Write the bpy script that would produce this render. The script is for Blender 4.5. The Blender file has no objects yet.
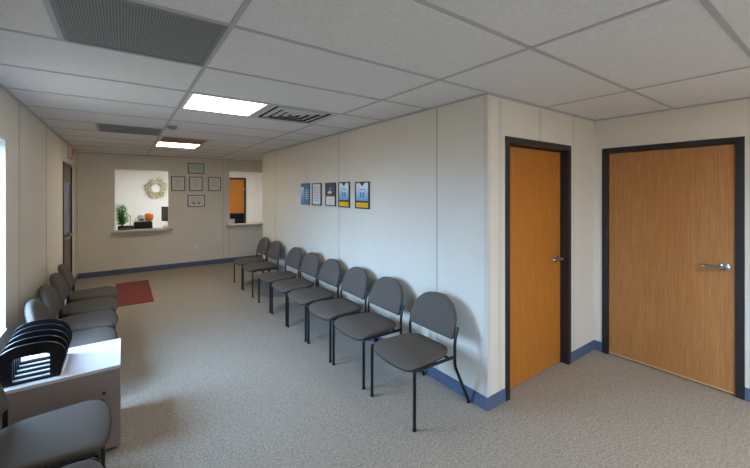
import bpy, math, random
from mathutils import Vector, Matrix
R = math.radians
PI = math.pi
random.seed(7)
col = bpy.context.scene.collection
sc = bpy.context.scene

# ------------------------------------------------------------------ dimensions (metres)
H = 2.323            # ceiling
XL, XR = -0.682, 2.164   # left wall, wall behind the long chair row
YD = 1.615           # wall with the orange door
XW = 3.887           # wall with the brown door
YE = 6.724           # far end of the chair wall
YF = 8.391           # far wall with the counter openings
YB = -2.6            # wall behind
YO = 11.6            # back wall of the office beyond
XO = 3.62
CAMH = 1.605

# ------------------------------------------------------------------ materials
def srgb(r, g, b):
    f = lambda c: (c / 12.92 if c <= .04045 else ((c + .055) / 1.055) ** 2.4)
    return (f(r / 255), f(g / 255), f(b / 255), 1)

def new_mat(name):
    m = bpy.data.materials.new(name); m.use_nodes = True
    nt = m.node_tree; b = nt.nodes['Principled BSDF']
    return m, nt, b

def mat(name, c, rough=.5, metal=0., spec=.5, noise=0., nscale=20., bump=0., bscale=200., stretch=(1, 1, 1), c2=None, coat=0.):
    m, nt, b = new_mat(name)
    b.inputs['Base Color'].default_value = c
    b.inputs['Roughness'].default_value = rough
    b.inputs['Metallic'].default_value = metal
    b.inputs['Specular IOR Level'].default_value = spec
    b.inputs['Coat Weight'].default_value = coat
    tc = nt.nodes.new('ShaderNodeTexCoord'); mp = nt.nodes.new('ShaderNodeMapping')
    mp.inputs['Scale'].default_value = stretch
    nt.links.new(tc.outputs['Object'], mp.inputs['Vector'])
    if noise or c2:
        n = nt.nodes.new('ShaderNodeTexNoise'); n.inputs['Scale'].default_value = nscale
        n.inputs['Detail'].default_value = 5
        nt.links.new(mp.outputs[0], n.inputs['Vector'])
        r = nt.nodes.new('ShaderNodeValToRGB')
        k = noise
        if c2 is None:
            a = tuple(x * (1 - k) for x in c[:3]) + (1,); z = tuple(min(1, x * (1 + k)) for x in c[:3]) + (1,)
        else: a, z = c, c2
        r.color_ramp.elements[0].color = a; r.color_ramp.elements[1].color = z
        r.color_ramp.elements[0].position = .3; r.color_ramp.elements[1].position = .7
        nt.links.new(n.outputs['Fac'], r.inputs['Fac']); nt.links.new(r.outputs['Color'], b.inputs['Base Color'])
    if bump:
        n = nt.nodes.new('ShaderNodeTexNoise'); n.inputs['Scale'].default_value = bscale; n.inputs['Detail'].default_value = 3
        nt.links.new(mp.outputs[0], n.inputs['Vector'])
        bp = nt.nodes.new('ShaderNodeBump'); bp.inputs['Strength'].default_value = bump; bp.inputs['Distance'].default_value = .002
        nt.links.new(n.outputs['Fac'], bp.inputs['Height']); nt.links.new(bp.outputs[0], b.inputs['Normal'])
    return m

def emit(name, c, s):
    m, nt, b = new_mat(name)
    b.inputs['Base Color'].default_value = c
    b.inputs['Emission Color'].default_value = c; b.inputs['Emission Strength'].default_value = s
    return m

def glass_mat(name, tint, refl=.12):
    m = bpy.data.materials.new(name); m.use_nodes = True; nt = m.node_tree; nt.nodes.clear()
    o = nt.nodes.new('ShaderNodeOutputMaterial'); mx = nt.nodes.new('ShaderNodeMixShader')
    t = nt.nodes.new('ShaderNodeBsdfTransparent'); g = nt.nodes.new('ShaderNodeBsdfGlossy')
    t.inputs['Color'].default_value = tint; g.inputs['Roughness'].default_value = .02
    mx.inputs[0].default_value = refl
    nt.links.new(t.outputs[0], mx.inputs[1]); nt.links.new(g.outputs[0], mx.inputs[2]); nt.links.new(mx.outputs[0], o.inputs[0])
    return m

def wood(name, base, dark, light, axis, cath=(0, 0), cathw=0.):
    """veneer with vertical grain; axis = horizontal axis across the door face"""
    m, nt, b = new_mat(name)
    b.inputs['Roughness'].default_value = .38; b.inputs['Specular IOR Level'].default_value = .4
    tc = nt.nodes.new('ShaderNodeTexCoord')
    mp = nt.nodes.new('ShaderNodeMapping'); mp.inputs['Scale'].default_value = (60, 60, 2.2)
    nt.links.new(tc.outputs['Object'], mp.inputs[0])
    n1 = nt.nodes.new('ShaderNodeTexNoise'); n1.inputs['Scale'].default_value = 1.6; n1.inputs['Detail'].default_value = 6; n1.inputs['Roughness'].default_value = .65
    nt.links.new(mp.outputs[0], n1.inputs['Vector'])
    mp2 = nt.nodes.new('ShaderNodeMapping'); mp2.inputs['Scale'].default_value = (8, 8, .55)
    nt.links.new(tc.outputs['Object'], mp2.inputs[0])
    n2 = nt.nodes.new('ShaderNodeTexNoise'); n2.inputs['Scale'].default_value = 1.3; n2.inputs['Detail'].default_value = 3
    nt.links.new(mp2.outputs[0], n2.inputs['Vector'])
    # contour lines of the stretched noise read as cathedral grain
    mul = nt.nodes.new('ShaderNodeMath'); mul.operation = 'MULTIPLY'; mul.inputs[1].default_value = 16
    nt.links.new(n2.outputs['Fac'], mul.inputs[0])
    fr = nt.nodes.new('ShaderNodeMath'); fr.operation = 'PINGPONG'; fr.inputs[1].default_value = 1
    nt.links.new(mul.outputs[0], fr.inputs[0])
    r1 = nt.nodes.new('ShaderNodeValToRGB')
    r1.color_ramp.elements[0].position = .32; r1.color_ramp.elements[1].position = .72
    r1.color_ramp.elements[0].color = dark; r1.color_ramp.elements[1].color = base
    nt.links.new(n1.outputs['Fac'], r1.inputs[0])
    mx = nt.nodes.new('ShaderNodeMix'); mx.data_type = 'RGBA'
    pw = nt.nodes.new('ShaderNodeMath'); pw.operation = 'POWER'; pw.inputs[1].default_value = 6
    nt.links.new(fr.outputs[0], pw.inputs[0])
    m2 = nt.nodes.new('ShaderNodeMath'); m2.operation = 'MULTIPLY'; m2.inputs[1].default_value = .5 if cathw == 0 else cathw
    nt.links.new(pw.outputs[0], m2.inputs[0])
    nt.links.new(m2.outputs[0], mx.inputs[0]); nt.links.new(r1.outputs[0], mx.inputs[6]); mx.inputs[7].default_value = light
    nt.links.new(mx.outputs[2], b.inputs['Base Color'])
    return m

M = {}
M['wall'] = mat('wall vinyl', srgb(219, 211, 197), .55, noise=.025, nscale=3, bump=.15, bscale=350)
M['wall_office'] = mat('office wall', srgb(226, 222, 214), .6, noise=.02, nscale=3)
M['batten'] = mat('wall batten', srgb(208, 200, 189), .5)
M['seam'] = mat('panel seam', srgb(120, 112, 100), .8)
M['base'] = mat('cove base', srgb(82, 98, 124), .42, noise=.04, nscale=8)
M['tile'] = mat('ceiling tile', srgb(222, 219, 216), .9, noise=.06, nscale=60, bump=.6, bscale=260)
M['tee'] = mat('ceiling tee', srgb(178, 176, 175), .55)
M['gap'] = mat('ceiling plenum', srgb(60, 60, 60), .9)
M['grate'] = mat('return grille', srgb(128, 130, 128), .6)
M['grate_back'] = mat('grille filter', srgb(92, 95, 93), .9, noise=.1, nscale=30)
M['vent'] = mat('diffuser metal', srgb(196, 196, 192), .5)
M['vent_tan'] = mat('tan grille', srgb(228, 206, 186), .6)
M['duct'] = mat('duct dark', srgb(30, 30, 32), .9)
M['lamp'] = emit('fluorescent lens', (1, .90, .76, 1), 7.)
M['lamp_far'] = emit('fluorescent lens far', (1, .86, .66, 1), 19.)
M['rear_fill'] = emit('added rear fill lens', (1, .93, .84, 1), 25.)  # for the unseen panels added to brighten the front area
M['lamp_office'] = emit('office lens', (.86, .94, 1, 1), 31.)
M['lampframe'] = mat('lamp frame', srgb(215, 213, 210), .5)
M['bronze'] = mat('door frame bronze', srgb(37, 33, 34), .38, spec=.45)
M['door_orange'] = wood('orange veneer', srgb(186, 116, 40), srgb(164, 98, 30), srgb(206, 142, 62), 'x', cathw=.25)
M['door_brown'] = wood('oak veneer', srgb(182, 126, 72), srgb(158, 106, 58), srgb(204, 152, 98), 'y', cathw=.22)
M['door_edge'] = mat('pale wood edge', srgb(208, 170, 120), .5)
M['door_dark'] = mat('dark door', srgb(86, 62, 50), .4, noise=.12, nscale=30, stretch=(1, 1, .05))
M['chrome'] = mat('brushed chrome', srgb(190, 190, 192), .22, metal=1.)
M['fabric'] = mat('grey chair fabric', srgb(92, 85, 79), .9, spec=.25, noise=.16, nscale=420, bump=.5, bscale=500)
M['shell'] = mat('black plastic shell', srgb(22, 22, 24), .45)
M['black_metal'] = mat('black tube', srgb(16, 16, 18), .32)
M['black_plastic'] = mat('black plastic', srgb(10, 10, 13), .35, spec=.35)
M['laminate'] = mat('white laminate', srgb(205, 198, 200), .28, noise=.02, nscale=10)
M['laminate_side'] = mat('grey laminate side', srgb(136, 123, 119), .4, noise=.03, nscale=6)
M['mat_red'] = mat('red mat', srgb(126, 54, 44), .95, noise=.15, nscale=200, bump=.6, bscale=300)
M['mat_edge'] = mat('red mat edge', srgb(112, 48, 38), .7)
M['sill'] = mat('sill laminate', srgb(172, 160, 145), .4, noise=.05, nscale=30)
M['white'] = mat('white paint', srgb(226, 226, 226), .4)
M['reveal'] = mat('window reveal', srgb(176, 180, 182), .5)
M['paper'] = mat('paper', srgb(222, 220, 216), .7)
M['ink'] = mat('grey print', srgb(150, 150, 152), .8)
M['frame_dark'] = mat('picture frame dark', srgb(52, 46, 42), .4)
M['frame_light'] = mat('picture frame pewter', srgb(108, 102, 94), .4)
M['glass'] = glass_mat('window glass', (.93, .96, .97, 1), .06)
M['pane_blue_light'] = mat('door pane with painted blue light', srgb(104, 124, 164), .25)  # opaque blue painted on, standing in for blue light in the glass
M['navy'] = mat('navy print', srgb(52, 50, 76), .5, c2=srgb(90, 86, 108), nscale=9)
M['yellow'] = mat('yellow print', srgb(228, 176, 30), .5)
M['cream'] = mat('certificate mat green', srgb(196, 208, 200), .6)
M['leaf'] = mat('leaf green', srgb(50, 150, 60), .4, c2=srgb(110, 190, 80), nscale=12)
M['stem'] = mat('stem green', srgb(60, 100, 40), .6)
M['pot'] = mat('pot', srgb(70, 88, 100), .4)
M['twig'] = mat('dried twig', srgb(168, 146, 108), .9, c2=srgb(206, 194, 160), nscale=20)
M['berry'] = mat('dried blossom', srgb(224, 214, 190), .9)
M['orange'] = mat('orange', srgb(240, 132, 30), .5)
M['peach'] = mat('peach', srgb(222, 160, 110), .6)
M['red_letter'] = emit('exit letters', srgb(200, 90, 80), .05)
M['sign'] = mat('sign housing', srgb(206, 190, 178), .5)
M['desk'] = mat('office desk', srgb(170, 140, 105), .5)
M['screen'] = mat('dark screen', srgb(20, 22, 40), .2)

def floor_mat():
    m, nt, b = new_mat('speckled carpet')
    b.inputs['Roughness'].default_value = .85; b.inputs['Specular IOR Level'].default_value = .25
    tc = nt.nodes.new('ShaderNodeTexCoord')
    def noise(s, d, ro=.6):
        n = nt.nodes.new('ShaderNodeTexNoise'); n.inputs['Scale'].default_value = s; n.inputs['Detail'].default_value = d; n.inputs['Roughness'].default_value = ro
        nt.links.new(tc.outputs['Object'], n.inputs['Vector']); return n
    a = noise(72, 5, .75); r = nt.nodes.new('ShaderNodeValToRGB')
    e = r.color_ramp.elements; e[0].position = .36; e[0].color = srgb(126, 118, 108); e[1].position = .64; e[1].color = srgb(190, 181, 168)
    nt.links.new(a.outputs['Fac'], r.inputs[0])
    v = nt.nodes.new('ShaderNodeTexVoronoi'); v.inputs['Scale'].default_value = 120
    nt.links.new(tc.outputs['Object'], v.inputs['Vector'])
    mx = nt.nodes.new('ShaderNodeMix'); mx.data_type = 'RGBA'; mx.inputs[0].default_value = .25
    r2 = nt.nodes.new('ShaderNodeValToRGB'); r2.color_ramp.elements[0].color = srgb(104, 97, 90); r2.color_ramp.elements[1].color = srgb(196, 184, 170)
    nt.links.new(v.outputs['Color'], r2.inputs[0])
    nt.links.new(r.outputs[0], mx.inputs[6]); nt.links.new(r2.outputs[0], mx.inputs[7])
    nt.links.new(mx.outputs[2], b.inputs['Base Color'])
    bp = nt.nodes.new('ShaderNodeBump'); bp.inputs['Strength'].default_value = .35; bp.inputs['Distance'].default_value = .003
    n3 = noise(230, 2); nt.links.new(n3.outputs['Fac'], bp.inputs['Height']); nt.links.new(bp.outputs[0], b.inputs['Normal'])
    return m
M['floor'] = floor_mat()

def perforated():
    m, nt, b = new_mat('perforated grille'); b.inputs['Roughness'].default_value = .7
    tc = nt.nodes.new('ShaderNodeTexCoord'); v = nt.nodes.new('ShaderNodeTexVoronoi'); v.inputs['Scale'].default_value = 95; v.inputs['Randomness'].default_value = 0
    nt.links.new(tc.outputs['Object'], v.inputs['Vector'])
    r = nt.nodes.new('ShaderNodeValToRGB'); r.color_ramp.elements[0].position = .35; r.color_ramp.elements[1].position = .42
    r.color_ramp.elements[0].color = srgb(84, 86, 84); r.color_ramp.elements[1].color = srgb(134, 136, 133)
    nt.links.new(v.outputs['Distance'], r.inputs[0]); nt.links.new(r.outputs[0], b.inputs['Base Color']); return m
M['perforated'] = perforated()

def gradient_mat(name, c0, c1, c2, z0, z1):
    """printed poster: colours blended bottom to top (object z)"""
    m, nt, b = new_mat(name); b.inputs['Roughness'].default_value = .3
    tc = nt.nodes.new('ShaderNodeTexCoord'); sp = nt.nodes.new('ShaderNodeSeparateXYZ')
    nt.links.new(tc.outputs['Object'], sp.inputs[0])
    mr = nt.nodes.new('ShaderNodeMapRange'); mr.inputs[1].default_value = z0; mr.inputs[2].default_value = z1
    nt.links.new(sp.outputs['Z'], mr.inputs[0])
    r = nt.nodes.new('ShaderNodeValToRGB'); r.color_ramp.elements[0].color = c0; r.color_ramp.elements[1].color = c2
    e = r.color_ramp.elements.new(.5); e.color = c1
    nt.links.new(mr.outputs[0], r.inputs[0]); nt.links.new(r.outputs[0], b.inputs['Base Color'])
    return m
M['poster_sky'] = gradient_mat('poster sky print', srgb(84, 140, 196), srgb(150, 190, 220), srgb(226, 234, 238), .06, .24)
M['poster_blue'] = gradient_mat('poster blue print', srgb(40, 110, 150), srgb(70, 140, 170), srgb(30, 96, 140), .0, .3)

# ------------------------------------------------------------------ mesh builder
class MB:
    def __init__(s): s.v = []; s.f = []; s.m = []; s.sm = []; s.mats = []
    def mi(s, mt):
        if mt not in s.mats: s.mats.append(mt)
        return s.mats.index(mt)
    def add(s, vs, fs, mt, smooth=False):
        o = len(s.v); s.v += [tuple(p) for p in vs]; k = s.mi(mt)
        for f in fs: s.f.append(tuple(i + o for i in f)); s.m.append(k); s.sm.append(smooth)
    def box(s, x0, x1, y0, y1, z0, z1, mt, bev=0.):
        if x0 > x1: x0, x1 = x1, x0
        if y0 > y1: y0, y1 = y1, y0
        if z0 > z1: z0, z1 = z1, z0
        if bev <= 0:
            vs = [(x, y, z) for x in (x0, x1) for y in (y0, y1) for z in (z0, z1)]
            s.add(vs, [(0, 1, 3, 2), (4, 6, 7, 5), (0, 4, 5, 1), (2, 3, 7, 6), (0, 2, 6, 4), (1, 5, 7, 3)], mt); return s
        b = min(bev, (x1 - x0) / 2.01, (y1 - y0) / 2.01, (z1 - z0) / 2.01)
        import bmesh
        bm = bmesh.new()
        bmesh.ops.create_cube(bm, size=1)
        for v in bm.verts:
            v.co = Vector(((x0 + x1) / 2 + v.co.x * (x1 - x0), (y0 + y1) / 2 + v.co.y * (y1 - y0), (z0 + z1) / 2 + v.co.z * (z1 - z0)))
        bmesh.ops.bevel(bm, geom=bm.edges[:], offset=b, segments=2, affect='EDGES', profile=.5)
        bm.verts.index_update()
        s.add([v.co[:] for v in bm.verts], [[v.index for v in f.verts] for f in bm.faces], mt); bm.free(); return s
    def tube(s, pts, r, mt, n=10, caps=True, radii=None):
        pts = [Vector(p) for p in pts]; vs = []; fs = []
        up = None
        for i, p in enumerate(pts):
            d = (pts[min(i + 1, len(pts) - 1)] - pts[max(i - 1, 0)]).normalized()
            if up is None:
                up = Vector((0, 0, 1)) if abs(d.z) < .9 else Vector((1, 0, 0))
            a = d.cross(up).normalized(); up2 = a.cross(d).normalized(); up = up2
            rr = radii[i] if radii else r
            for k in range(n):
                t = 2 * PI * k / n
                vs.append(p + a * math.cos(t) * rr + up2 * math.sin(t) * rr)
        for i in range(len(pts) - 1):
            for k in range(n):
                fs.append((i * n + k, i * n + (k + 1) % n, (i + 1) * n + (k + 1) % n, (i + 1) * n + k))
        if caps:
            fs.append(tuple(range(n))[::-1]); fs.append(tuple((len(pts) - 1) * n + k for k in range(n)))
        s.add(vs, fs, mt, True); return s
    def lathe(s, prof, c, mt, n=24, axis='z', smooth=True):
        vs = []; fs = []
        for (r, h) in prof:
            for k in range(n):
                t = 2 * PI * k / n; a, b = r * math.cos(t), r * math.sin(t)
                p = {'z': (a, b, h), 'x': (h, a, b), 'y': (a, h, b)}[axis]
                vs.append((p[0] + c[0], p[1] + c[1], p[2] + c[2]))
        for i in range(len(prof) - 1):
            for k in range(n): fs.append((i * n + k, i * n + (k + 1) % n, (i + 1) * n + (k + 1) % n, (i + 1) * n + k))
        fs.append(tuple(range(n))[::-1]); fs.append(tuple((len(prof) - 1) * n + k for k in range(n)))
        s.add(vs, fs, mt, smooth); return s
    def build(s, name, parent=None, loc=None, kind=None):
        me = bpy.data.meshes.new(name); me.from_pydata(s.v, [], s.f)
        for m in s.mats: me.materials.append(m)
        me.polygons.foreach_set('material_index', s.m)
        me.polygons.foreach_set('use_smooth', s.sm)
        import bmesh
        bm = bmesh.new(); bm.from_mesh(me); bmesh.ops.recalc_face_normals(bm, faces=bm.faces[:]); bm.to_mesh(me); bm.free()
        if any(s.sm): me.set_sharp_from_angle(angle=R(42))
        o = bpy.data.objects.new(name, me); col.objects.link(o)
        if parent: o.parent = parent
        if loc: o.location = loc
        if kind: o['kind'] = kind
        return o

def empty(name, loc=(0, 0, 0), rz=0., label=None, cat=None, group=None, kind=None):
    o = bpy.data.objects.new(name, None); col.objects.link(o); o.location = loc; o.rotation_euler = (0, 0, rz); o.empty_display_size = .1
    tag(o, label, cat, group, kind); return o
def tag(o, label=None, cat=None, group=None, kind=None):
    if label: o['label'] = label
    if cat: o['category'] = cat
    if group: o['group'] = group
    if kind: o['kind'] = kind
    return o
def dup(o, parent=None):
    c = o.copy(); col.objects.link(c)
    if parent: c.parent = parent
    for ch in list(o.children): dup(ch, c)
    return c
def arc(p0, p1, p2, r, n=6):
    """polyline p0-p1-p2 with the corner at p1 rounded"""
    p0, p1, p2 = Vector(p0), Vector(p1), Vector(p2)
    a = p1 + (p0 - p1).normalized() * r; b = p1 + (p2 - p1).normalized() * r
    out = [p0]
    for i in range(n + 1):
        t = i / n; out.append(a * (1 - t) ** 2 + p1 * 2 * t * (1 - t) + b * t * t)
    return out + [p2]

# ------------------------------------------------------------------ room shell
T = .12
f = MB(); f.box(XL - .15, XW + .2, YB - .15, YO + .2, -.08, 0, M['floor']); f.build('floor', kind='structure')

# left wall with window and door openings
WY0, WY1, WZ0, WZ1 = 2.72, 3.557, .62, 1.975
W2Y0, W2Y1 = -2.4, -1.2
LD0, LD1, LDZ = 6.50, 7.50, 2.02
w = MB(); a, b = XL - T, XL
for y0, y1 in ((YB, W2Y0), (W2Y1, WY0), (WY1, LD0), (LD1, YF)):
    w.box(a, b, y0, y1, 0, H + .05, M['wall'])
for y0, y1 in ((W2Y0, W2Y1), (WY0, WY1)):
    w.box(a, b, y0, y1, 0, WZ0, M['wall']); w.box(a, b, y0, y1, WZ1, H + .05, M['wall'])
w.box(a, b, LD0, LD1, LDZ, H + .05, M['wall'])
for y in (2.75 - 1.22 * 2, 3.97, 5.20, 6.42, 7.95):
    w.box(b, b + .0015, y - .003, y + .003, .1, H, M['seam'])
w.build('wall_left', kind='structure')

# wall behind the chair row (with return faces)
w = MB(); w.box(XR, XR + T, YD, YE, 0, H + .05, M['wall'])
for y in (2.124, 3.791, 6.02): w.box(XR - .0015, XR, y - .0025, y + .0025, .1, H, M['seam'])
w.box(XR - .0012, XR, 3.42, 3.424, .1, H, M['batten'])
w.box(XR - .004, XR + .03, YD - .004, YD + .03, .0, H, M['batten'])
w.build('wall_right', kind='structure')
w = MB(); w.box(XR + T, XW + T, YE - T, YE, 0, H + .05, M['wall']); w.build('wall_alcove', kind='structure')
w = MB(); w.box(XW, XW + T, YE, YF, 0, H + .05, M['wall']); w.build('wall_alcove_end', kind='structure')

# wall with the orange door
D1A, D1B, D1Z = 2.379, 3.392, 2.027
w = MB(); y0, y1 = YD, YD + T
w.box(XR + T, D1A, y0, y1, 0, H + .05, M['wall']); w.box(D1B, XW, y0, y1, 0, H + .05, M['wall']); w.box(D1A, D1B, y0, y1, D1Z, H + .05, M['wall'])
for x in (2.30,): w.box(x, x + .035, y0 - .002, y0, .1, H, M['batten'])
w.box(3.44, 3.475, y0 - .002, y0, .1, H, M['batten']); w.box(2.86, 2.895, y0 - .002, y0, D1Z, H, M['batten'])
w.build('wall_centre', kind='structure')
# wall with the brown door
D2A, D2B, D2Z = .549, 1.539, 2.027
w = MB()
w.box(XW, XW + T, D2B, YE - T, 0, H + .05, M['wall']); w.box(XW, XW + T, YB, D2A, 0, H + .05, M['wall']); w.box(XW, XW + T, D2A, D2B, D2Z, H + .05, M['wall'])
w.box(XW - .002, XW, .50, .53, .1, H, M['batten'])
w.build('wall_east', kind='structure')
w = MB(); w.box(XL - T, XW + T, YB - T, YB, 0, H + .05, M['wall']); w.build('wall_back', kind='structure')

# far wall with the two counter openings
O1 = (-.142, .775, .79, 2.031); O2 = (1.945, 2.95, .79, 2.06)
w = MB(); y0, y1 = YF, YF + T
w.box(XL - T, O1[0], y0, y1, 0, H + .05, M['wall'])
w.box(O1[1], O2[0], y0, y1, 0, H + .05, M['wall'])
w.box(O2[1], XW + T, y0, y1, 0, H + .05, M['wall'])
for o in (O1, O2):
    w.box(o[0], o[1], y0, y1, 0, o[2], M['wall']); w.box(o[0], o[1], y0, y1, o[3], H + .05, M['wall'])
for x in (1.82, 2.02 - .075): w.box(x - .002, x + .002, y0 - .0015, y0, .1, H, M['seam'])
w.box(-.16, -.157, y0 - .0015, y0, .1, .78, M['batten'])
w.build('wall_far', kind='structure')
# office shell
w = MB(); w.box(XL - T, XO + T, YO, YO + T, 0, H + .25, M['wall_office'])
w.box(.25, .254, YO - .002, YO, 0, H + .05, M['batten'])
w.build('wall_office_back', kind='structure')
w = MB(); w.box(XL - T, XL, YF + T, YO, 0, H + .05, M['wall_office']); w.build('wall_office_left', kind='structure')
w = MB(); w.box(XO, XO + T, YF + T, YO, 0, H + .05, M['wall_office']); w.build('wall_office_right', kind='structure')

# ceiling: tiles + grid
TS = .622; T0 = .358
yl = [T0 + TS * k for k in range(-5, 14) if YB < T0 + TS * k < YF - .05]
ylines = [YB] + yl + [YF]
holes = []
w = MB()
def region_cols(y0, y1):
    """x joints of one 2-foot row of tiles"""
    ym = (y0 + y1) / 2
    xs = [XL, .382, 1.658, 2.934, XW]
    if 1.602 < ym < 2.22 or 4.71 < ym < 5.33: xs += [-.236]
    if 2.84 < ym < 3.46 or 5.33 < ym < 6.57: xs += [1.004]
    if ym > 1.7: xs = [x for x in xs if x < XR - .05] + [XR] if ym < YE else xs
    if 2.84 < ym < 3.46: xs = [x for x in xs if abs(x - 1.658) > .01] + [1.626]
    return sorted(xs)
CEIL_CELLS = []
g = MB()
for i in range(len(ylines) - 1):
    y0, y1 = ylines[i], ylines[i + 1]
    xs = region_cols(y0, y1)
    for j in range(len(xs) - 1):
        x0, x1 = xs[j], xs[j + 1]
        cx, cy = (x0 + x1) / 2, (y0 + y1) / 2
        special = (abs(cx - .073) < .02 and (abs(cy - 1.913) < .05 or abs(cy - 5.023) < .05)) or \
                  (abs(cx - .693) < .02 and (abs(cy - 3.157) < .05 or abs(cy - 6.267) < .05)) or \
                  (abs(cx - 1.315) < .03 and abs(cy - 3.157) < .05) or (abs(cx - .693) < .02 and abs(cy - 5.645) < .05)
        if not special:
            w.box(x0 + .006, x1 - .006, y0 + .006, y1 - .006, H, H + .018, M['tile'], .003)
    xa, xb = (XL, XR if (y0 > 1.5 and y0 < YE - .3) else XW)
for i, y in enumerate(yl):
    xb = XR if 1.65 < y < YE else XW
    g.box(XL, xb, y - .011, y + .011, H - .004, H + .014, M['tee'])
for i in range(len(ylines) - 1):
    y0, y1 = ylines[i], ylines[i + 1]
    for x in region_cols(y0, y1)[1:-1]:
        g.box(x - .011, x + .011, y0 + .011, y1 - .011, H - .004, H + .014, M['tee'])
w.box(XL - T, XW + T, YB - T, YF + T, H + .05, H + .09, M['gap'])
w.build('ceiling', kind='structure')
# wall angles round the ceiling
def angle(x0, x1, y0, y1): g.box(x0, x1, y0, y1, H - .012, H + .004, M['tee'])
angle(XL, XL + .02, YB, YF); angle(XR - .02, XR, YD, YE); angle(XR - .02, XW, YD - .02, YD); angle(XW - .02, XW, YB, YD - .02); angle(XL, XW, YF - .02, YF)
g.build('trim_1', kind='structure')
w = MB(); w.box(XL - T, XW + T, YF + T, YO, H + .0, H + .05, M['tile']); w.build('ceiling_office', kind='structure')

# baseboards
def bboard(name, segs):
    m = MB()
    for (x0, x1, y0, y1) in segs: m.box(x0, x1, y0, y1, 0, .099, M['base'], .003)
    m.build(name, kind='structure')
e = .006
bboard('baseboard_left', [(XL, XL + e, YB, LD0 - .01), (XL, XL + e, LD1 + .06, YF)])
bboard('baseboard_right', [(XR - e, XR, YD - e, YE)])
bboard('baseboard_centre', [(XR, D1A, YD - e, YD), (D1B, XW, YD - e, YD)])
bboard('baseboard_east', [(XW - e, XW, D2B, YD - e), (XW - e, XW, YB, D2A)])
bboard('baseboard_far', [(XL + e, XW, YF - e, YF)])

# ------------------------------------------------------------------ windows in the left wall
def window(name, y0, y1, z0, z1):
    t = MB(); x0, x1 = XL - T, XL - T + .035; fw = .04
    t.box(x0, x1, y0, y0 + fw, z0, z1, M['white'], .004); t.box(x0, x1, y1 - fw, y1, z0, z1, M['white'], .004)
    t.box(x0, x1, y0 + fw, y1 - fw, z0, z0 + fw, M['white'], .004); t.box(x0, x1, y0 + fw, y1 - fw, z1 - fw, z1, M['white'], .004)
    ym = (y0 + y1) / 2
    t.box(x0, x1, ym - .02, ym + .02, z0 + fw, z1 - fw, M['white'], .004)
    root = empty(name, (0, 0, 0), kind='structure')
    t.build('window_frame', root)
    t = MB(); xa, xb = x1, XL + .004
    t.box(xa, xb, y0, y0 + .012, z0, z1, M['reveal']); t.box(xa, xb, y1 - .012, y1, z0, z1, M['reveal'])
    t.box(xa, xb + .01, y0 + .012, y1 - .012, z0, z0 + .014, M['white'], .003); t.box(xa, xb, y0 + .012, y1 - .012, z1 - .012, z1, M['white'])
    t.build('window_reveal', root)
    xg = x0 + .015
    p = MB(); p.box(xg, xg + .005, y0 + fw, ym - .02, z0 + fw, z1 - fw, M['glass']); p.build('pane', root)
    p = MB(); p.box(xg, xg + .005, ym + .02, y1 - fw, z0 + fw, z1 - fw, M['glass']); p.build('pane', root)
    l = bpy.data.lights.new(name + '_daylight', 'AREA'); l.shape = 'RECTANGLE'; l.size = z1 - z0; l.size_y = y1 - y0
    l.cycles.is_portal = True
    lo = bpy.data.objects.new(name + '_daylight', l); col.objects.link(lo)
    lo.location = (XL - T - .02, ym, (z0 + z1) / 2); lo.rotation_euler = (0, R(-90), 0)
window('window_1', WY0, WY1, WZ0, WZ1)
window('added_window', W2Y0, W2Y1, WZ0, WZ1)  # unseen window added behind the camera for more daylight up front

# ------------------------------------------------------------------ doors
def lever(parent, P, sgn_out, along, to):
    """P = rosette centre on the leaf; sgn_out unit outward vector, along = direction the lever points"""
    P, o, d = Vector(P), Vector(sgn_out), Vector(along)
    r = empty('door_handle', (0, 0, 0)); r.parent = parent; r.location = (0, 0, 0)
    m = MB(); m.tube([P, P + o * .008, P + o * .012], .034, M['chrome'], 24, radii=[.034, .034, .027]); m.tube([P + o * .01, P + o * .05], .011, M['chrome'], 12); m.build('rosette', r)
    m = MB(); q = P + o * .055
    pts = arc(P + o * .03, q, q + d * .12, .014, 6)
    m.tube(pts + [q + d * .128 - o * .012], .0105, M['chrome'], 12); m.tube([q - o * .016, q + o * .012], .017, M['chrome'], 16, radii=[.017, .014]); m.build('lever', r)

# door_1 (orange), in the wall facing the camera
d1 = empty('door_1', kind='structure')
m = MB(); y0, y1 = YD - .012, YD + T
for (x0, x1) in ((D1A, D1A + .05), (D1B - .05, D1B)): m.box(x0, x1, y0, y1, 0, D1Z, M['bronze'], .003)
m.box(D1A + .05, D1B - .05, y0, y1, D1Z - .05, D1Z, M['bronze'], .003)
for (x0, x1) in ((D1A + .05, D1A + .062), (D1B - .062, D1B - .05)): m.box(x0, x1, YD + .055, y1 - .01, 0, D1Z - .05, M['bronze'])
m.box(D1A + .05, D1B - .05, YD + .055, y1 - .01, D1Z - .062, D1Z - .05, M['bronze'])
m.build('door_frame', d1)
m = MB(); m.box(D1A + .062, D1B - .062, YD + .06, YD + .10, .008, D1Z - .062, M['door_orange'], .002)
m.build('door_leaf', d1)
m = MB(); m.box(D1A - .1, D1B + .1, YD + T, YD + T + .02, 0, H, M['gap']); m.build('light_block', d1)  # unseen slab added to stop outside light leaking round the leaf
lever(d1, (D1B - .062 - .085, YD + .06, .99), (0, -1, 0), (-1, 0, 0), None)
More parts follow.
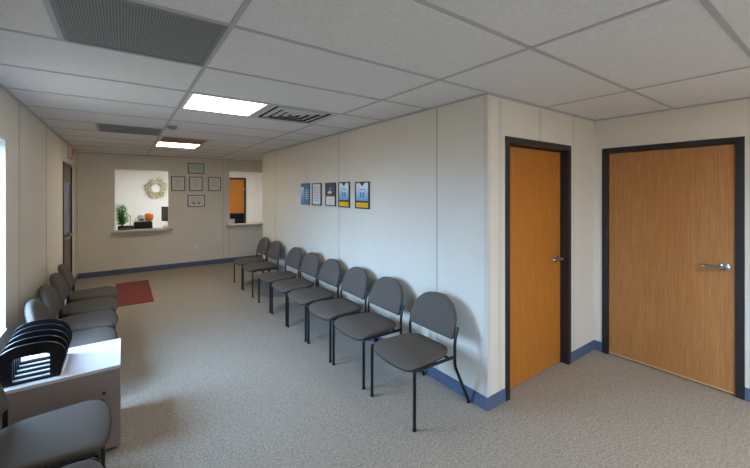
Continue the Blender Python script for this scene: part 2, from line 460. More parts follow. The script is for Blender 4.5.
# door_2 (brown), in the right-hand wall
d2 = empty('door_2', kind='structure')
m = MB(); x0, x1 = XW - .012, XW + T
for (a, b) in ((D2A, D2A + .05), (D2B - .05, D2B)): m.box(x0, x1, a, b, 0, D2Z, M['bronze'], .003)
m.box(x0, x1, D2A + .05, D2B - .05, D2Z - .05, D2Z, M['bronze'], .003)
m.build('door_frame', d2)
m = MB(); m.box(XW + .012, XW + .055, D2A + .053, D2B - .053, .012, D2Z - .053, M['door_brown'], .002)
m.box(XW + .0115, XW + .02, D2A + .053, D2B - .053, .012, .022, M['door_edge'])
m.build('door_leaf', d2)
m = MB(); m.box(XW + T, XW + T + .02, D2A - .1, D2B + .1, 0, H, M['gap']); m.build('light_block', d2)  # hidden slab added here too, blocks sky showing through the leaf gaps
m = MB(); m.box(XW + .056, XW + .07, D2A + .05, D2A + .065, 0, D2Z - .05, M['bronze']); m.box(XW + .056, XW + .07, D2B - .065, D2B - .05, 0, D2Z - .05, M['bronze']); m.box(XW + .056, XW + .07, D2A + .065, D2B - .065, D2Z - .065, D2Z - .05, M['bronze']); m.build('door_stop', d2)
lever(d2, (XW + .012, D2A + .053 + .062, 1.0), (-1, 0, 0), (0, 1, 0), None)
# door_3 (dark, glazed) in the left wall by the far end
d3 = empty('door_3', kind='structure')
m = MB(); x0, x1 = XL - T, XL + .012
for (a, b) in ((LD0, LD0 + .05), (LD1 - .05, LD1)): m.box(x0, x1, a, b, 0, LDZ, M['bronze'], .003)
m.box(x0, x1, LD0 + .05, LD1 - .05, LDZ - .05, LDZ, M['bronze'], .003)
m.build('door_frame', d3)
m = MB(); a, b, z1 = LD0 + .05, LD1 - .05, LDZ - .05; xa, xb = XL - .045, XL - .005
g0, g1, gz0, gz1 = a + .12, b - .12, .98, 1.74
m.box(xa, xb, a, g0, .01, z1, M['door_dark']); m.box(xa, xb, g1, b, .01, z1, M['door_dark'])
m.box(xa, xb, g0, g1, .01, gz0, M['door_dark']); m.box(xa, xb, g0, g1, gz1, z1, M['door_dark'])
m.build('door_leaf', d3)
m = MB(); m.box(XL - .014, XL - .009, g0, g1, gz0, gz1, M['pane_blue_light']); m.build('pane', d3)
m = MB(); m.tube([(XL - .03, g0 - .02, .93), (XL + .03, g0 - .02, .93), (XL + .03, g1 + .02, .93), (XL - .03, g1 + .02, .93)], .012, M['chrome'], 8); m.build('door_handle', d3)
# door_4 (orange) at the back of the office
d4 = empty('door_4', kind='structure')
m = MB(); xa, xb = 2.26, 3.20
for (a, b) in ((xa, xa + .06), (xb - .06, xb)): m.box(a, b, YO - .02, YO, 0, 2.03, M['bronze'], .003)
m.box(xa + .06, xb - .06, YO - .02, YO, 1.97, 2.03, M['bronze'], .003); m.build('door_frame', d4)
m = MB(); m.box(xa + .06, xb - .06, YO - .012, YO, .01, 1.97, M['door_orange']); m.build('door_leaf', d4)
m = MB(); m.box(xb - .07, xb - .05, YO - .03, YO - .012, 1.62, 1.70, M['chrome']); m.build('hinge', d4)

# ------------------------------------------------------------------ counter sills under the openings (part of the far wall)
def counter(name, x0, x1, zt):
    m = MB(); m.box(x0, x1, YF - .13, YF + T + .12, zt - .045, zt, M['sill'], .006)
    return m.build(name, kind='structure')
counter('windowsill_1', O1[0] - .04, O1[1] + .05, .838)
counter('windowsill_2', O2[0] - .06, XW - .3, .845)
# opening liners
m = MB()
for o in (O1, O2):
    m.box(o[0], o[0] + .012, YF - .003, YF + T + .003, o[2], o[3], M['white']); m.box(o[1] - .012, o[1], YF - .003, YF + T + .003, o[2], o[3], M['white'])
    m.box(o[0] + .012, o[1] - .012, YF - .003, YF + T + .003, o[3] - .012, o[3], M['white'])
m.build('trim_2', kind='structure')

# ------------------------------------------------------------------ ceiling fittings
def ceiling_light(cx, cy, label, lens):
    t = empty('ceiling_light', (cx, cy, H), label=label, cat='ceiling light', group='square ceiling lights')
    h = TS / 2 - .013
    m = MB()
    for a in (-1, 1):
        m.box(a * h, a * (h - .027), -h, h, -.004, .012, M['lampframe'], .002); m.box(-h + .027, h - .027, a * h, a * (h - .027), -.004, .012, M['lampframe'], .002)
    m.build('frame', t)
    m = MB(); m.box(-h + .02, h - .02, -h + .02, h - .02, -.002, .006, lens); m.build('diffuser', t)
ceiling_light(.693, 3.157, 'lit square fluorescent panel in the ceiling beside the slotted air diffuser', M['lamp'])
ceiling_light(.693, 6.267, 'lit square ceiling panel at the far end before the counter wall', M['lamp_far'])
ceiling_light(2.3, -.575, 'unseen ceiling panel added behind the camera to light the front area', M['rear_fill'])  # this panel and the next are out of view, added as fill light
ceiling_light(2.3, -1.82, 'second unseen ceiling panel added farther back to light the front area', M['rear_fill'])
t = empty('ceiling_light', (1.4, 10.0, H), label='ceiling panel lighting the office behind the counter openings', cat='ceiling light')
m = MB(); m.box(-.62, .62, -.31, .31, -.03, 0, M['lampframe']); m.build('frame', t)
m = MB(); m.box(-.6, .6, -.29, .29, -.034, -.03, M['lamp_office']); m.build('diffuser', t)

def grille(cx, cy, label):
    t = empty('return_air_grille', (cx, cy, H), label=label, cat='air vent', group='grey return air grilles')
    h = TS / 2 - .012
    m = MB()
    for a in (-1, 1):
        m.box(a * h, a * (h - .018), -h, h, -.005, .012, M['grate']); m.box(-h + .018, h - .018, a * h, a * (h - .018), -.005, .012, M['grate'])
    m.build('frame', t)
    m = MB(); hh = h - .018; m.box(-hh, hh, -hh, hh, -.002, .004, M['perforated']); m.build('grating', t)
    m = MB(); m.box(-hh, hh, -hh, hh, .010, .016, M['grate_back']); m.build('filter', t)
grille(.073, 1.913, 'large dark grey return air grille in the ceiling at the upper left, nearest the camera')
grille(.073, 5.023, 'smaller-looking grey return air grille farther down the ceiling by the far light')

t = empty('air_diffuser', (1.315, 3.157, H), label='white slotted square air diffuser in the ceiling right of the near light', cat='air vent')
def ring(m, h0, z0, h1, z1, mt):
    vs = []
    for (h_, z_) in ((h0, z0), (h1, z1)):
        vs += [(-h_, -h_, z_), (h_, -h_, z_), (h_, h_, z_), (-h_, h_, z_)]
    vs2 = [(x, y, z + .003) for x, y, z in vs]
    fs = []
    for k in range(4):
        n = (k + 1) % 4
        fs += [(k, n, 4 + n, 4 + k), (8 + k, 8 + n, 12 + n, 12 + k), (k, n, 8 + n, 8 + k), (4 + k, 4 + n, 12 + n, 12 + k)]
    m.add(vs + vs2, fs, mt)
m = MB(); h = TS / 2 - .012
ring(m, h, -.004, h - .032, -.004, M['vent']); m.build('frame', t)
for (a, b) in ((.232, .195), (.160, .123), (.090, .055), (.024, .002)):
    m = MB(); ring(m, a, -.001, b, -.008, M['vent']); m.build('louvre', t)
m = MB(); m.box(-.29, .29, -.29, .29, .03, .035, M['duct']); [m.box(*q, -.0, .03, M['duct']) for q in ((-.29, -.285, -.29, .29), (.285, .29, -.29, .29), (-.285, .285, -.29, -.285), (-.285, .285, .285, .29))]; m.build('duct_opening', t)

t = empty('ceiling_vent', (.693, 5.645, H), label='tan louvred vent in the ceiling just in front of the far light', cat='air vent')
m = MB(); h = TS / 2 - .012
for a in (-1, 1):
    m.box(a * h, a * (h - .03), -h, h, -.005, .012, M['vent_tan']); m.box(-h + .03, h - .03, a * h, a * (h - .03), -.005, .012, M['vent_tan'])
m.build('frame', t)
m = MB()
for k in range(17):
    y = -h + .045 + k * (2 * h - .09) / 16
    m.add([(-h + .03, y - .013, -.003), (h - .03, y - .013, -.003), (h - .03, y + .013, .003), (-h + .03, y + .013, .003)], [(0, 1, 2, 3)], M['vent_tan'])
m.build('louvre', t)
m = MB(); m.box(-h + .03, h - .03, -h + .03, h - .03, .005, .008, M['vent_tan']); m.build('duct_opening', t)

t = empty('smoke_detector', (.43, 4.38, H - .004), label='small round smoke detector on the ceiling between the two lights', cat='smoke detector')
m = MB(); m.lathe([(.062, 0), (.062, -.012), (.056, -.014)], (0, 0, 0), M['vent']); m.build('base', t)
m = MB(); m.lathe([(.05, -.014), (.048, -.03), (.03, -.04), (.005, -.042)], (0, 0, 0), M['grate']); m.build('sensor_head', t)

# exit sign over the left door
t = empty('exit_sign', (XL, 7.12, 2.105), label='small lit exit sign above the dark door at the far left', cat='exit sign')
m = MB(); m.box(0, .05, -.16, .16, 0, .19, M['sign'], .006); m.build('housing', t)
cu = bpy.data.curves.new('lettering', 'FONT'); cu.body = 'EXIT'; cu.size = .15; cu.extrude = .002; cu.align_x = 'CENTER'; cu.align_y = 'CENTER'; cu.materials.append(M['red_letter'])
tmp = bpy.data.objects.new('lettering', cu); col.objects.link(tmp); bpy.context.view_layer.update()
me = bpy.data.meshes.new_from_object(tmp.evaluated_get(bpy.context.evaluated_depsgraph_get())); bpy.data.objects.remove(tmp)
lo = bpy.data.objects.new('lettering', me); col.objects.link(lo); lo.parent = t; lo.location = (.052, 0, .095); lo.rotation_euler = (R(90), 0, R(90))

# ------------------------------------------------------------------ chair
def chair_outline_seat():
    pts = []
    # local x: front = 0 ... back .43 ; y = +-.235
    N = 64
    for k in range(N):
        t = 2 * PI * k / N
        c, s_ = math.cos(t), math.sin(t)
        ex = 2 / (7 if c < 0 else 4.2)
        x = (abs(c) ** ex) * (1 if c > 0 else -1); y = (abs(s_) ** ex) * (1 if s_ > 0 else -1)
        X = .205 + .222 * x
        wd = .247 - .040 * ((x + 1) / 2) ** 1.3
        X -= .03 * (1 - y * y) * (1 if x < 0 else 0) * abs(x)
        pts.append((X, wd * y))
    return pts
def pad(outline, c, layers, place, mt, mb):
    """layers: (inset, height) rings; inset moves points toward c by that distance"""
    n = len(outline); vs = []; fs = []
    for (ins, h_, s2) in layers:
        for (x, y) in outline:
            dx, dy = c[0] - x, c[1] - y; L = math.hypot(dx, dy)
            k = min(1, ins / L) if L else 0
            k = max(k, s2)
            vs.append(place(x + dx * k, y + dy * k, h_))
    L = len(layers)
    for i in range(L - 1):
        for k in range(n): fs.append((i * n + k, i * n + (k + 1) % n, (i + 1) * n + (k + 1) % n, (i + 1) * n + k))
    vs.append(place(c[0], c[1], layers[0][1])); vs.append(place(c[0], c[1], layers[-1][1] + .001))
    for k in range(n):
        fs.append((L * n, (k + 1) % n, k)); fs.append((L * n + 1, (L - 1) * n + k, (L - 1) * n + (k + 1) % n))
    mb.add(vs, fs, mt, True)

def make_chair():
    """front faces -x; origin on the floor midway between the feet"""
    t = empty('side_chair')
    X0, XU, XB, r, W = -.28, .115, .275, .0115, .247
    # seat
    m = MB(); so = chair_outline_seat()
    def place(x, y, h_):  # waterfall front, slight dish
        u = max(0, (.10 - x) / .10)
        dz = -.016 * u * u - .006 * math.cos(min(1, abs(y) / .22) * PI / 2) + .0
        return (X0 + x, y, .392 + h_ + dz * (1 if h_ > .02 else .6))
    pad(so, (.205, 0), [(.0, .010, .5), (.004, .008, 0), (.0, .012, 0), (-.003, .020, 0), (-.001, .029, 0), (.005, .036, 0), (.018, .041, 0), (.045, .044, 0), (.09, .046, 0), (.0, .047, .6)], place, M['fabric'], m)
    m.build('seat', t)
    m = MB(); pad(so, (.205, 0), [(.03, -.010, .5), (.02, -.010, 0), (.008, -.002, 0), (.004, .012, 0), (.02, .012, .3)], lambda x, y, h_: (X0 + x, y, .392 + h_ - .010 * max(0, (.1 - x) / .1) ** 2), M['shell'], m)
    m.build('seat_shell', t)
    # backrest outline in (y, z)
    bo = []
    z0, z1, hw = .503, .785, .232
    zs = .585
    bo += [(-hw + .012 * 0, z0 + .018)]
    n = 28
    for k in range(n + 1):
        a = PI - PI * k / n
        bo.append((hw * math.copysign(abs(math.cos(a)) ** .86, math.cos(a)) if abs(math.cos(a)) > 1e-6 else 0, zs + (z1 - zs) * math.sin(a) ** .9 if math.sin(a) > 1e-6 else zs))
    bo += [(hw, z0 + .018), (hw - .012, z0 + .004)]
    for k in range(1, 8):
        y = hw - .012 - (2 * hw - .024) * k / 8; bo.append((y, z0 - .010 * math.sin(PI * k / 8) + .004))
    bo += [(-hw + .012, z0 + .004)]
    bo = bo[::-1]
    m = MB()
    def pb(y, z, h_):
        # concave toward the sitter (-x is the front)
        return (XU - .002 + .022 * (1 - (y / .232) ** 2) + .26 * (z - .5) - h_, y, z + .26 * h_)
    pad(bo, (0, .63), [(.01, -.012, .5), (.008, -.012, 0), (.0, -.006, 0), (-.003, .004, 0), (-.002, .014, 0), (.006, .023, 0), (.02, .029, 0), (.045, .032, 0), (.0, .034, .6)], pb, M['fabric'], m)
    m.build('backrest', t)
    m = MB(); pad(bo, (0, .63), [(.012, -.020, .5), (.012, -.020, 0), (.004, -.014, 0), (.004, -.008, 0), (.02, -.008, .3)], pb, M['shell'], m); m.build('back_shell', t)
    # frame
    for s in (-1, 1):
        y = s * W
        m = MB(); m.tube([(X0, y, .012), (X0, y, .384)], r, M['black_metal'], 12); lg = m.build('leg', t)
        m = MB(); m.lathe([(.013, 0), (.0145, .004), (.0135, .02)], (X0, y, 0), M['shell'], 12); m.build('glide', lg)
        m = MB(); pts = arc((XB - .006, y, .012), (XU, y, .325), (XU, y, .40), .03, 6); m.tube(pts, r, M['black_metal'], 12); lg = m.build('leg', t)
        m = MB(); m.lathe([(.013, 0), (.0145, .004), (.0135, .02)], (XB - .006, y, 0), M['shell'], 12); m.build('glide', lg)
        m = MB(); pts = arc((X0, y, .36), (X0, y, .398), (XU, y, .390), .012, 4); m.tube(pts, r * .98, M['black_metal'], 12); m.build('side_rail', t)
        m = MB(); m.tube([(XU, y, .38), (XU, y, .48), (XU + .008, y, .53), (XU + .030, y, .60)], r, M['black_metal'], 12); m.tube([(XU + .015, y, .55), (XU + .026, y * .9, .55)], .006, M['black_metal'], 8); m.build('upright', t)
    for x in (X0 + .05, XU - .05):
        m = MB(); m.tube([(x, -W, .386), (x, W, .386)], .009, M['black_metal'], 10); m.build('crossbar', t)
    return t

proto = make_chair()
used = [False]
def chair(x, y, rz, label, group):
    c = proto if not used[0] else dup(proto)
    used[0] = True
    c.location = (x, y, 0); c.rotation_euler = (0, 0, rz); tag(c, label, 'chair', group)
    return c
XC = XR - .014 - .285
RG = 'grey chairs in a row along the right-hand wall'
rl = ['grey chair nearest the camera in the long row, beside the outside wall corner',
      'second grey chair from the outside wall corner in the long right-hand row',
      'third grey chair from the outside wall corner in the long right-hand row',
      'fourth grey chair from the outside wall corner in the long right-hand row',
      'fifth grey chair from the outside wall corner in the long right-hand row',
      'sixth grey chair from the outside wall corner, third from the far end of its row',
      'next-to-last grey chair at the far end of the long right-hand row',
      'last grey chair at the far end of the right-hand row, nearest the counter wall']
ry = [2.010, 2.628, 3.178, 3.740, 4.288, 4.840, 5.650, 6.215]
rr = [0, .5, -.6, .4, 0, -.8, .7, 0]
for k in range(8): chair(XC, ry[k], R(rr[k]), rl[k], RG)
LG = 'grey chairs in a row beyond the low table on the left'
XLc = XL + .018 + .285 + .015
ll = ['grey chair directly behind the low white table, seat showing past its top',
      'second grey chair beyond the low white table along the left wall',
      'third grey chair beyond the low white table along the left wall',
      'farthest grey chair in the left-hand row, closest to the dark door']
for k, y in enumerate((3.63, 4.165, 4.70, 5.24)): chair(XLc, y, PI + R((-.5, .6, 0, .5)[k]), ll[k], LG)
chair(XLc - .012, 2.315, PI, 'grey chair in the bottom left corner right in front of the low white table', 'grey chairs in front of the low table on the left')
chair(XLc - .012, 1.765, PI, 'grey chair at the bottom edge of the picture, only its seat front showing', 'grey chairs in front of the low table on the left')

# ------------------------------------------------------------------ low white table and black file sorter
TX0, TX1, TY0, TY1, TZ = -.655, -.015, 2.716, 3.204, .522
t = empty('low_table', ((TX0 + TX1) / 2, (TY0 + TY1) / 2, 0), label='low white boxy laminate table against the left wall between the grey chairs', cat='table')
hx, hy = (TX1 - TX0) / 2, (TY1 - TY0) / 2
m = MB()
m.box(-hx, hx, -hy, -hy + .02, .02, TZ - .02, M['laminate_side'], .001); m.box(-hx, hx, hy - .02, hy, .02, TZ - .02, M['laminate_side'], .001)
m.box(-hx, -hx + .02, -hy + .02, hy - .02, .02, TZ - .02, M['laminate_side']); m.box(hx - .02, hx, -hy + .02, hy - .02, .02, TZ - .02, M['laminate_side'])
m.build('body', t)
m = MB(); m.box(-hx - .001, hx + .001, -hy - .001, hy + .001, TZ - .02, TZ, M['laminate'], .002); m.build('tabletop', t)
m = MB(); m.box(-hx + .02, hx - .02, -hy + .02, hy - .02, 0, .03, M['shell']); m.build('plinth', t)
m = MB(); m.tube([(-.096 - (TX0 + TX1) / 2, -hy + .002, .371), (-.096 - (TX0 + TX1) / 2, -hy - .006, .371)], .009, M['shell'], 14); m.build('knob', t)

def sorter_plate(m, y, w0, w1, h0, zc, th, ow, oh0, oh1):
    """arched plate: outline + rectangular arched window"""
    N = 28; out = []; inn = []
    for k in range(N + 1):
        a = PI - PI * k / N
        out.append((w1 * math.copysign(abs(math.cos(a)) ** .8, math.cos(a)), h0 + (zc - h0) * max(0, math.sin(a)) ** .8))
        inn.append((ow * math.copysign(abs(math.cos(a)) ** .4, math.cos(a)), oh0 + (oh1 - oh0) * max(0, math.sin(a)) ** .55))
    out = [(-w0, .0)] + out + [(w0, .0)]
    inn = [(-ow, .014)] + inn + [(ow, .014)]
    n = len(out); vs = []
    for yy in (y, y + th):
        for p in out: vs.append((p[0], yy, p[1]))
        for p in inn: vs.append((p[0], yy, p[1]))
    fs = []
    for b_ in (0, 2 * n):
        for k in range(n):
            q = (k + 1) % n
            fs.append((b_ + k, b_ + q, b_ + n + q, b_ + n + k))
    for k in range(n):
        q = (k + 1) % n
        fs.append((k, q, 2 * n + q, 2 * n + k)); fs.append((n + k, n + q, 3 * n + q, 3 * n + k))
    m.add(vs, fs, M['black_plastic'])
t = empty('file_sorter', (-.425, 2.93, TZ), label='black plastic file sorter with nested arched dividers on the low white table', cat='file sorter')
m = MB(); m.box(-.125, .125, -.17, -.155, 0, .012, M['black_plastic'], .003); m.build('crossbar', t)
m = MB(); m.box(-.125, .125, .15, .17, 0, .012, M['black_plastic'], .003); m.build('crossbar', t)
ys = (-.165, -.09, -.015, .06, .135)
for k, y in enumerate(ys):
    m = MB(); s = 1 + .0 * k
    sorter_plate(m, y, .118, .150, .11, .215 + .012 * k, .014, .078 + .004 * k, .115, .15); m.build('divider', t)
m = MB()
for s in (-1, 1): m.box(s * .118, s * .128, -.165, .167, .008, .045, M['black_plastic'], .002)
m.build('side_rail', t)

# ------------------------------------------------------------------ floor mat
t = empty('floor_mat', (.13, 6.8, 0), label='dark red rectangular mat on the floor before the dark door', cat='mat')
m = MB(); m.box(-.225, .225, -.74, .74, 0, .008, M['mat_red'], .003); m.build('pile', t)
m = MB()
for a in (-1, 1):
    m.box(a * .231 - .006, a * .231 + .006, -.75, .75, 0, .006, M['mat_edge'])
    m.box(-.225, .225, a * .75 - .006, a * .75 + .006, 0, .006, M['mat_edge'])
m.build('rubber_edge', t)

# ------------------------------------------------------------------ pictures on the right wall (facing -x; local y runs along the wall)
def wall_picture(y0, y1, z0, z1, label, kind):
    """y0 < y1 ; frame proud of the wall"""
    t = empty('framed_poster', (XR, (y0 + y1) / 2, z0), label=label, cat='picture', group='small posters in a row above the chairs')
    hw, hh = (y1 - y0) / 2, z1 - z0; fm = M['frame_dark']; e = .013
    if kind != 'blue':
        m = MB()
        for a in (-1, 1): m.box(-.018, 0, a * hw, a * (hw - e), 0, hh, fm, .002)
        m.box(-.018, 0, -hw + e, hw - e, 0, e, fm, .002); m.box(-.018, 0, -hw + e, hw - e, hh - e, hh, fm, .002); m.build('frame', t)
    else:
        m = MB(); m.box(-.014, 0, -hw - .004, hw + .004, -.004, hh + .004, M['navy'], .002); m.build('backing_board', t); e = 0
    a, b, c, d = -hw + e, hw - e, e, hh - e
    x = -.010 if kind != 'blue' else -.015
    m = MB()
    if kind == 'blue':
        m.box(x, -.014, a, b, c, d, M['poster_blue']); m.box(x - .001, x, b - .10, b, c + .02, d - .05, M['poster_sky'])
        for k in range(5): m.box(x - .0015, x, a + .03, a + .12, c + .08 + .03 * k, c + .09 + .03 * k, M['paper'])
    elif kind == 'document':
        m.box(x, 0, a, b, c, d, M['paper'])
        for k in range(9): m.box(x - .001, x, a + .03 + .01 * (k % 3), b - .03, d - .05 - .022 * k, d - .045 - .022 * k, M['ink'])
    elif kind == 'photo':
        m.box(x, 0, a, b, c, d, M['paper']); zz = c + .42 * (d - c)
        m.box(x - .001, x, a, b, zz, d, M['navy']); m.box(x - .0015, x, a, b, zz - .012, zz, M['yellow'])
        m.box(x - .002, x, -.03, .07, zz + .03, zz + .06, M['paper']); m.box(x - .002, x, -.01, .03, zz + .06, zz + .11, M['ink'])
        for k in range(3): m.box(x - .001, x, a + .03, b - .03, c + .02 + .025 * k, c + .026 + .025 * k, M['ink'])
    else:
        m.box(x, 0, a, b, c, d, M['poster_sky']); m.box(x - .001, x, a, b, c, c + .055, M['yellow'])
        m.box(x - .001, x, a, b, c + .055, c + .075, M['frame_dark'])
        m.add([(x - .001, .045, d), (x - .001, -.045, d), (x - .001, 0, d - .04)], [(0, 1, 2)], M['frame_dark'])
        m.box(x - .001, x, -.06, .06, d - .075, d - .066, M['ink'])
        for s_ in (-.04, .015): m.box(x - .001, x, s_, s_ + .03, c + .11, c + .17, M['poster_blue'])
    m.build('print', t)
    return t
wall_picture(4.62, 4.90, 1.415, 1.715, 'solid blue unframed poster, leftmost of the five above the chair row', 'blue')
wall_picture(4.25, 4.525, 1.412, 1.715, 'white document in a dark frame, right of the solid blue poster', 'document')
wall_picture(3.857, 4.125, 1.416, 1.713, 'framed poster, dark navy photo above and white text below, middle of the five', 'photo')
wall_picture(3.525, 3.785, 1.410, 1.715, 'blue and yellow framed poster, left one of the matching pair', 'sky')
wall_picture(3.12, 3.397, 1.410, 1.710, 'blue and yellow framed poster at the right end of the five', 'sky')

# framed certificates on the far wall
def certificate(x0, x1, z0, z1, label, seed):
    t = empty('framed_certificate', ((x0 + x1) / 2, YF, z0), label=label, cat='certificate', group='framed certificates between the counter openings')
    hw, hh, e = (x1 - x0) / 2, z1 - z0, .018
    m = MB()
    for a in (-1, 1): m.box(a * hw, a * (hw - e), -.02, 0, 0, hh, M['frame_light'], .002)
    m.box(-hw + e, hw - e, -.02, 0, 0, e, M['frame_light'], .002); m.box(-hw + e, hw - e, -.02, 0, hh - e, hh, M['frame_light'], .002); m.build('frame', t)
    m = MB(); m.box(-hw + e, hw - e, -.010, 0, e, hh - e, M['cream'] if seed == 1 else M['paper'])
    rnd = random.Random(seed)
    n = int((hh - .1) / .026)
    for k in range(n):
        w_ = (hw - e - .03) * (.55 + .4 * rnd.random()); z = hh - .055 - .026 * k
        m.box(-w_, w_, -.0112, -.010, z - .003, z + .003, M['ink'])
    if seed == 5:
        for s_ in (-.05, .05): m.box(s_ - .02, s_ + .02, -.0115, -.010, .06, .10, M['frame_light'])
    m.build('print', t)
certificate(1.115, 1.431, 1.98, 2.205, 'framed certificate with pale green sheet, top of the cross of five', 1)
certificate(.804, 1.062, 1.608, 1.915, 'framed white certificate, left arm of the cross, beside the plant opening', 2)
certificate(1.139, 1.399, 1.608, 1.915, 'framed white certificate at the centre of the cross of five', 3)
certificate(1.507, 1.770, 1.608, 1.915, 'framed white certificate, right arm of the cross of five', 4)
certificate(1.109, 1.443, 1.268, 1.525, 'wide framed sheet with two small dark marks, bottom of the cross', 5)

t = empty('wall_outlet', (1.27, YF, .36), label='small white wall outlet low on the far wall below the certificates', cat='outlet')
m = MB(); m.box(-.036, .036, -.006, 0, 0, .115, M['white'], .003); m.build('plate', t)
m = MB()
for z in (.028, .068): m.box(-.016, .016, -.008, -.006, z, z + .024, M['paper'], .002)
m.build('socket', t)
t = empty('light_switch', (3.50, YO, 1.0), label='white light switch on the office wall right of the orange door', cat='light switch')
m = MB(); m.box(-.04, .04, -.006, 0, 0, .12, M['white'], .003); m.build('plate', t)
m = MB(); m.box(-.008, .008, -.014, -.006, .045, .075, M['ink'], .002); m.build('toggle', t)

# ------------------------------------------------------------------ things behind the counter openings
t = empty('office_desk', (.85, 9.0, 0), label='long desk just behind the counter openings', cat='desk')
m = MB(); m.box(-1.45, 2.6, -.33, .33, .71, .74, M['desk'], .004); m.build('desktop', t)
for x in (-1.4, .6, 2.5):
    m = MB(); m.box(x, x + .04, -.3, .3, 0, .71, M['desk']); m.build('leg', t)

t = empty('dried_wreath', (.75, YO, 1.69), label='dried twig wreath hanging on the white office wall', cat='wreath')
rnd = random.Random(3)
m = MB()
for k in range(230):
    a = rnd.random() * 2 * PI; r0 = .13 + .05 * rnd.random(); da = rnd.uniform(-.9, .9); L = rnd.uniform(.06, .19)
    p = Vector((r0 * math.cos(a), -.02 - .05 * rnd.random(), r0 * math.sin(a)))
    d = Vector((math.cos(a + da), rnd.uniform(-.3, .1), math.sin(a + da)))
    m.tube([p, p + d * L * .5 + Vector((0, 0, .01)), p + d * L], .004, M['twig'], 4, radii=[.006, .005, .002])
ringp = [(.15 * math.cos(2 * PI * k / 32), -.03, .15 * math.sin(2 * PI * k / 32)) for k in range(33)]
m.tube(ringp, .035, M['twig'], 8)
m.build('twigs', t)
m = MB()
for k in range(90):
    a = rnd.random() * 2 * PI; r0 = rnd.uniform(.12, .27); c = (r0 * math.cos(a), -.05 - .04 * rnd.random(), r0 * math.sin(a)); q = rnd.uniform(.008, .016)
    m.lathe([(.001, -q), (q, -q * .3), (q, q * .3), (.001, q)], c, M['berry'], 6)
o = m.build('blossoms', t); o['kind'] = 'stuff'

t = empty('potted_plant', (-.03, 8.99, .74), label='leafy green potted plant at the left of the first counter opening', cat='plant')
m = MB(); m.lathe([(.05, 0), (.07, .11), (.075, .115), (.065, .115), (.06, .10)], (0, 0, 0), M['pot'], 20); m.build('pot', t)
m = MB(); lv = MB()
for k in range(44):
    a = rnd.random() * 2 * PI; rr_ = rnd.uniform(.02, .12); hh = rnd.uniform(.24, .60)
    top = Vector((rr_ * math.cos(a), rr_ * math.sin(a) * .8, hh))
    m.tube([(0, 0, .1), (top.x * .5, top.y * .5, .1 + (hh - .1) * .6), top], .003, M['stem'], 5)
    for j in range(7):
        f_ = .35 + .65 * j / 6; b0 = Vector((top.x * f_, top.y * f_, .1 + (hh - .1) * f_)); an = rnd.random() * 2 * PI
        d = Vector((math.cos(an), math.sin(an), rnd.uniform(-.2, .6))).normalized(); sdv = d.cross(Vector((0, 0, 1))).normalized(); L = rnd.uniform(.06, .10); wd = L * .36
        upv = sdv.cross(d)
        lv.add([b0, b0 + d * L * .5 + sdv * wd + upv * .006, b0 + d * L - upv * .012, b0 + d * L * .5 - sdv * wd + upv * .006, b0 + d * L * .5],
               [(0, 1, 4), (1, 2, 4), (2, 3, 4), (3, 0, 4)], M['leaf'])
m.build('stems', t); o = lv.build('foliage', t); o['kind'] = 'stuff'

t = empty('desk_printer', (.05, 8.60, .838), label='small black desk machine on the counter in front of the plant', cat='office machine')
m = MB(); m.box(-.14, .12, -.02, .14, 0, .07, M['black_plastic'], .008); m.build('body', t)
m = MB(); m.box(-.12, .10, -.024, -.02, .018, .030, M['ink']); m.build('paper_slot', t)
t = empty('black_basket', (.33, 9.0, .74), label='black desk organiser behind the counter holding orange and white things', cat='desk organiser')
m = MB()
m.box(-.15, .18, -.12, .12, 0, .22, M['black_plastic'], .03); m.build('body', t)
t = empty('decoration', (.36, 8.98, .96), label='orange and white rounded decoration on top of the black desk organiser', cat='decoration')
m = MB(); m.lathe([(.02, 0), (.075, .03), (.092, .09), (.075, .155), (.02, .18)], (.085, 0, 0), M['orange'], 20); m.build('orange_half', t)
m = MB(); m.lathe([(.02, 0), (.065, .03), (.08, .08), (.065, .14), (.02, .16)], (-.045, -.02, 0), M['white'], 20)
m.build('white_half', t)
m = MB(); m.box(-.075, -.015, -.105, -.085, .03, .06, M['shell']); m.build('mark', t)
t = empty('folder_stand', (.15, 9.27, .74), label='peach and pale blue papers standing between the plant and the orange decoration', cat='papers')
for k, (x, hh, c) in enumerate(((-.03, .33, 'peach'), (.02, .25, 'cream'), (.06, .28, 'peach'))):
    m = MB(); m.box(x, x + .012, -.05, .05, 0, hh, M[c], .002); m.build('folder', t)
t = empty('computer_monitor', (.80, 9.0, .74), rz=R(-62), label='black computer monitor seen edge-on at the right of the first opening', cat='monitor')
m = MB(); m.box(-.20, .20, -.02, .02, .20, .52, M['black_plastic'], .008); m.build('casing', t)
m = MB(); m.box(-.185, .185, -.023, -.020, .22, .50, M['screen']); m.build('screen', t)
m = MB(); m.box(-.03, .03, .02, .05, .01, .3, M['white'], .004); m.box(-.1, .1, -.07, .07, 0, .012, M['white'], .004); m.build('stand', t)
t = empty('card_holder', (.70, 8.30, .838), label='small clear white card holder at the right end of the first counter', cat='card holder')
m = MB(); m.box(-.05, .05, -.03, -.025, 0, .06, M['paper'], .001); m.box(-.05, .05, -.03, .03, 0, .006, M['white'], .001); m.build('holder', t)
m = MB(); m.box(-.045, .045, -.02, -.005, .006, .07, M['paper'], .001); m.build('cards', t)

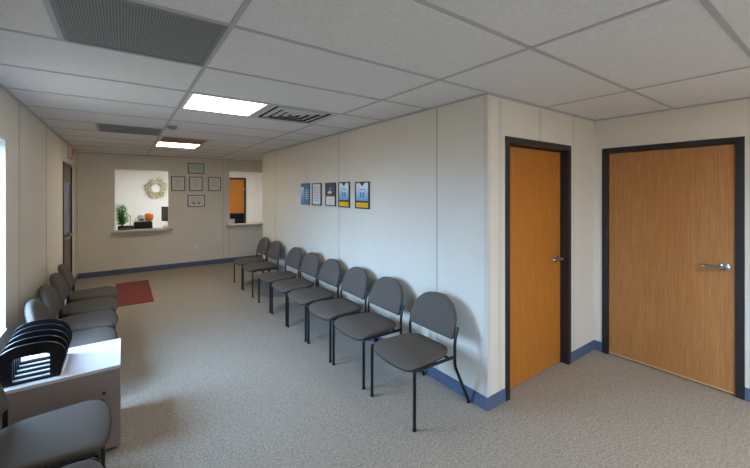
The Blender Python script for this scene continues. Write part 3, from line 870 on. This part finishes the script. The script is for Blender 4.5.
t = empty('black_monitor', (2.25, 8.95, .74), label='black computer monitor in the second opening before the orange door', cat='monitor')
m = MB(); m.box(-.16, .17, -.02, .02, .06, .33, M['black_plastic'], .006); m.build('casing', t)
m = MB(); m.box(-.10, .15, -.024, -.02, .08, .31, M['screen']); m.build('screen', t)
m = MB(); m.box(-.03, .05, .0, .03, 0, .1, M['black_plastic']); m.box(-.1, .12, -.08, .08, 0, .012, M['black_plastic'], .003); m.build('stand', t)
t = empty('paper_tray', (2.08, 8.70, .74), label='small pale box beside the black monitor in the second opening', cat='box')
m = MB(); m.box(-.05, .05, -.05, .05, 0, .2, M['paper'], .004); m.build('body', t)
m = MB(); m.box(-.052, .052, -.052, .052, .2, .212, M['ink'], .003); m.build('lid', t)

# ------------------------------------------------------------------ daylight
wd = bpy.data.worlds.new('World'); sc.world = wd; wd.use_nodes = True; nt = wd.node_tree
bg = nt.nodes['Background']; tc = nt.nodes.new('ShaderNodeTexCoord'); sp = nt.nodes.new('ShaderNodeSeparateXYZ')
nt.links.new(tc.outputs['Generated'], sp.inputs[0])
rp = nt.nodes.new('ShaderNodeValToRGB'); e_ = rp.color_ramp.elements
mr = nt.nodes.new('ShaderNodeMapRange'); mr.inputs[1].default_value = -1; mr.inputs[2].default_value = 1
nt.links.new(sp.outputs['Z'], mr.inputs[0]); nt.links.new(mr.outputs[0], rp.inputs[0])
e_[0].position = .47; e_[0].color = (.06, .055, .05, 1); e_[1].position = .53; e_[1].color = (.42, .66, 1., 1)
nt.links.new(rp.outputs[0], bg.inputs[0]); bg.inputs[1].default_value = 47.

# ------------------------------------------------------------------ camera
cd = bpy.data.cameras.new('camera'); cam = bpy.data.objects.new('camera', cd); col.objects.link(cam); sc.camera = cam
cd.sensor_width = 36; cd.lens = 352.22 / 750 * 36
cam.location = (0, 0, CAMH); cam.rotation_euler = (R(90), 0, -R(35.555))
cd.shift_x = 0; cd.shift_y = -(234 - 191.17) / 750; cd.clip_start = .02
sc.view_settings.view_transform = 'Standard'; sc.view_settings.look = 'None'; sc.view_settings.gamma = 1
sc.view_settings.use_curve_mapping = False
sc.view_settings.exposure = 0.12
sc.cycles.max_bounces = 10; sc.cycles.diffuse_bounces = 7; sc.cycles.transparent_max_bounces = 12
sc.cycles.sample_clamp_indirect = 6
sc.cycles.use_denoising = True
